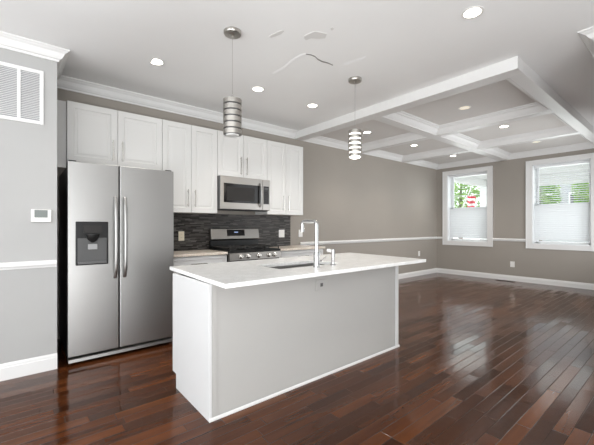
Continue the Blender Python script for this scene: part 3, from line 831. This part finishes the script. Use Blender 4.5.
# ------------------------------------------------------------------ recessed downlights
first = None
spots = [(1.018, 3.379, 'recessed ceiling downlight above the refrigerator, leftmost of the kitchen row'),
         (2.192, 3.376, 'recessed ceiling downlight in the middle of the kitchen row'),
         (3.063, 3.365, 'recessed ceiling downlight in front of the deep white beam'),
         (2.675, 1.115, 'large bright recessed downlight nearest the camera at the top edge'),
         (4.659, 3.707, 'recessed downlight in the first coffer along the back wall'),
         (6.139, 3.695, 'recessed downlight in the middle coffer along the back wall'),
         (7.752, 3.666, 'recessed downlight in the corner coffer above the left window'),
         (4.727, 2.076, 'recessed downlight in the near right coffer beside the deep beam'),
         (6.109, 2.051, 'recessed downlight in the middle right-hand coffer'),
         (7.715, 2.025, 'dim recessed downlight in the right coffer nearest the windows')]
for i, (x, y, lab) in enumerate(spots):
    z = ZC - drop(x, y) - (.0065 if x > 3.8 else .0005)
    if x < 1.2: z = ZC - drop(x, y) - .001
    if first is None:
        first = thing('recessed_downlight', lab, 'ceiling light', (x, y, z), 'recessed ceiling downlights')
        obj('trim_ring', MB().lathe(x, y, [(.062, z), (.080, z), (.080, z - .004), (.070, z - .006), (.060, z - .003)], 28), 'plate', first)
        obj('lens', MB().lathe(x, y, [(.062, z - .0005), (.062, z - .003), (0, z - .004)], 28), 'lens', first)
    else:
        r_ = dup(first, (x, y, z), lab)
        if i in (7, 9):                                   # two lamps burn low
            for c_ in r_.children:
                if c_.name.startswith('lens'):
                    c_.data = c_.data.copy(); c_.data.materials[0] = M['dimlens']
    d = bpy.data.lights.new('downlight_lamp', 'SPOT'); d.energy = 58 if x < 3.5 else (15 if i in (7, 9) else 45); d.color = (1, .96, .90) if x < 3.5 else (1, .90, .78); d.spot_size = math.radians(105); d.spot_blend = .8; d.shadow_soft_size = .05
    o = bpy.data.objects.new('downlight_lamp', d); COL.objects.link(o); o.location = (x, y, z - .015)

# ------------------------------------------------------------------ wall fittings
g_ = thing('return_air_grille', 'white louvred return air grille high on the light grey wall', 'vent', (0, YP, 2.12))
f = MB(); gy = YP - .012; gx0, gx1, gz0, gz1 = -.20, .156, 2.117, 2.578
f.box(gx0, gx0 + .028, gy, YP - .0005, gz0, gz1).box(gx1 - .028, gx1, gy, YP - .0005, gz0, gz1)
f.box(gx0 + .028, gx1 - .028, gy, YP - .0005, gz0, gz0 + .03).box(gx0 + .028, gx1 - .028, gy, YP - .0005, gz1 - .03, gz1)
f.box(-.020, .004, gy, YP - .0005, gz0 + .03, gz1 - .03)
obj('frame', f, 'trim', g_, .003)
f = MB()
for a, c in ((gx0 + .028, -.020), (.004, gx1 - .028)):
    k = gz0 + .036
    while k < gz1 - .034:
        f.prism([(YP - .010, k + .004), (YP - .0095, k + .0055), (YP - .002, k + .013), (YP - .002, k + .0115)], 0, a, c); k += .0145
obj('louvres', f, 'trim', g_)
obj('backing', MB().box(gx0 + .028, gx1 - .028, YP - .0018, YP - .0006, gz0 + .03, gz1 - .03), 'louvreback', g_)

th = thing('thermostat', 'white wall thermostat with grey screen beside the refrigerator', 'thermostat', (.14, YP, 1.33))
obj('body', MB().box(.070, .208, YP - .026, YP - .0005, 1.283, 1.392), 'plate', th, .006)
obj('screen', MB().box(.092, .182, YP - .0275, YP - .0262, 1.322, 1.386), 'lcd', th)

def plate_y(name, label, cat, x, z, w, h, m, gangs=1, y=YB, kind='outlet'):
    r = thing(name, label, cat, (x, y, z))
    p = obj('cover_plate', MB().box(x - w / 2, x + w / 2, y - .006, y - .0005, z - h / 2, z + h / 2), m, r, .002)
    for k in range(gangs):
        xx = x + (k - (gangs - 1) / 2) * .046
        if kind == 'outlet':
            s = MB()
            for dz in (-.022, .022): s.box(xx - .016, xx + .016, y - .008, y - .0062, z + dz - .014, z + dz + .014)
            obj('socket', s, m, r, .001)
            t_ = MB()
            for dz in (-.022, .022):
                for dx in (-.006, .006): t_.box(xx + dx - .001, xx + dx + .001, y - .0086, y - .0081, z + dz - .004, z + dz + .006)
            obj('slots', t_, 'darkgrey', r)['kind'] = 'stuff'
        else:
            obj('rocker', MB().box(xx - .016, xx + .016, y - .009, y - .0062, z - .033, z + .033), m, r, .001)
    return r
plate_y('wall_outlet', 'cream wall outlet on the dark tile backsplash beside the refrigerator', 'outlet', 1.692, 1.113, .08, .128, 'cream', 1, YB - .012)
plate_y('light_switch', 'white double switch plate on the dark tile right of the range', 'switch', 3.402, 1.123, .118, .128, 'plate', 2, YB - .012, 'switch')
plate_y('light_switch', 'white switch plate on the taupe wall behind the faucet', 'switch', 3.832, 1.12, .09, .128, 'plate', 1, YB, 'switch')
plate_y('wall_outlet', 'white wall outlet low on the taupe back wall near the corner', 'outlet', 7.75, .555, .08, .125, 'plate', 1, YB)
r = thing('wall_outlet', 'white wall outlet between the two far windows', 'outlet', (XF, 2.727, .377))
obj('cover_plate', MB().box(XF - .006, XF - .0005, 2.727 - .045, 2.727 + .045, .377 - .064, .377 + .064), 'plate', r, .002)
s = MB()
for dz in (-.022, .022): s.box(XF - .008, XF - .0062, 2.711, 2.743, .377 + dz - .014, .377 + dz + .014)
obj('socket', s, 'plate', r, .001)
# floor register under the windows
fv = thing('floor_register', 'dark floor vent register by the baseboard under the windows', 'vent', (8.5, 2.83, 0))
obj('frame', MB().box(8.43, 8.56, 2.64, 3.01, .0005, .006), 'vent', fv, .002)
q = MB()
for k in range(16): q.box(8.45, 8.54, 2.66 + k * .0215, 2.668 + k * .0215, .0062, .008)
obj('slats', q, 'vent', fv)
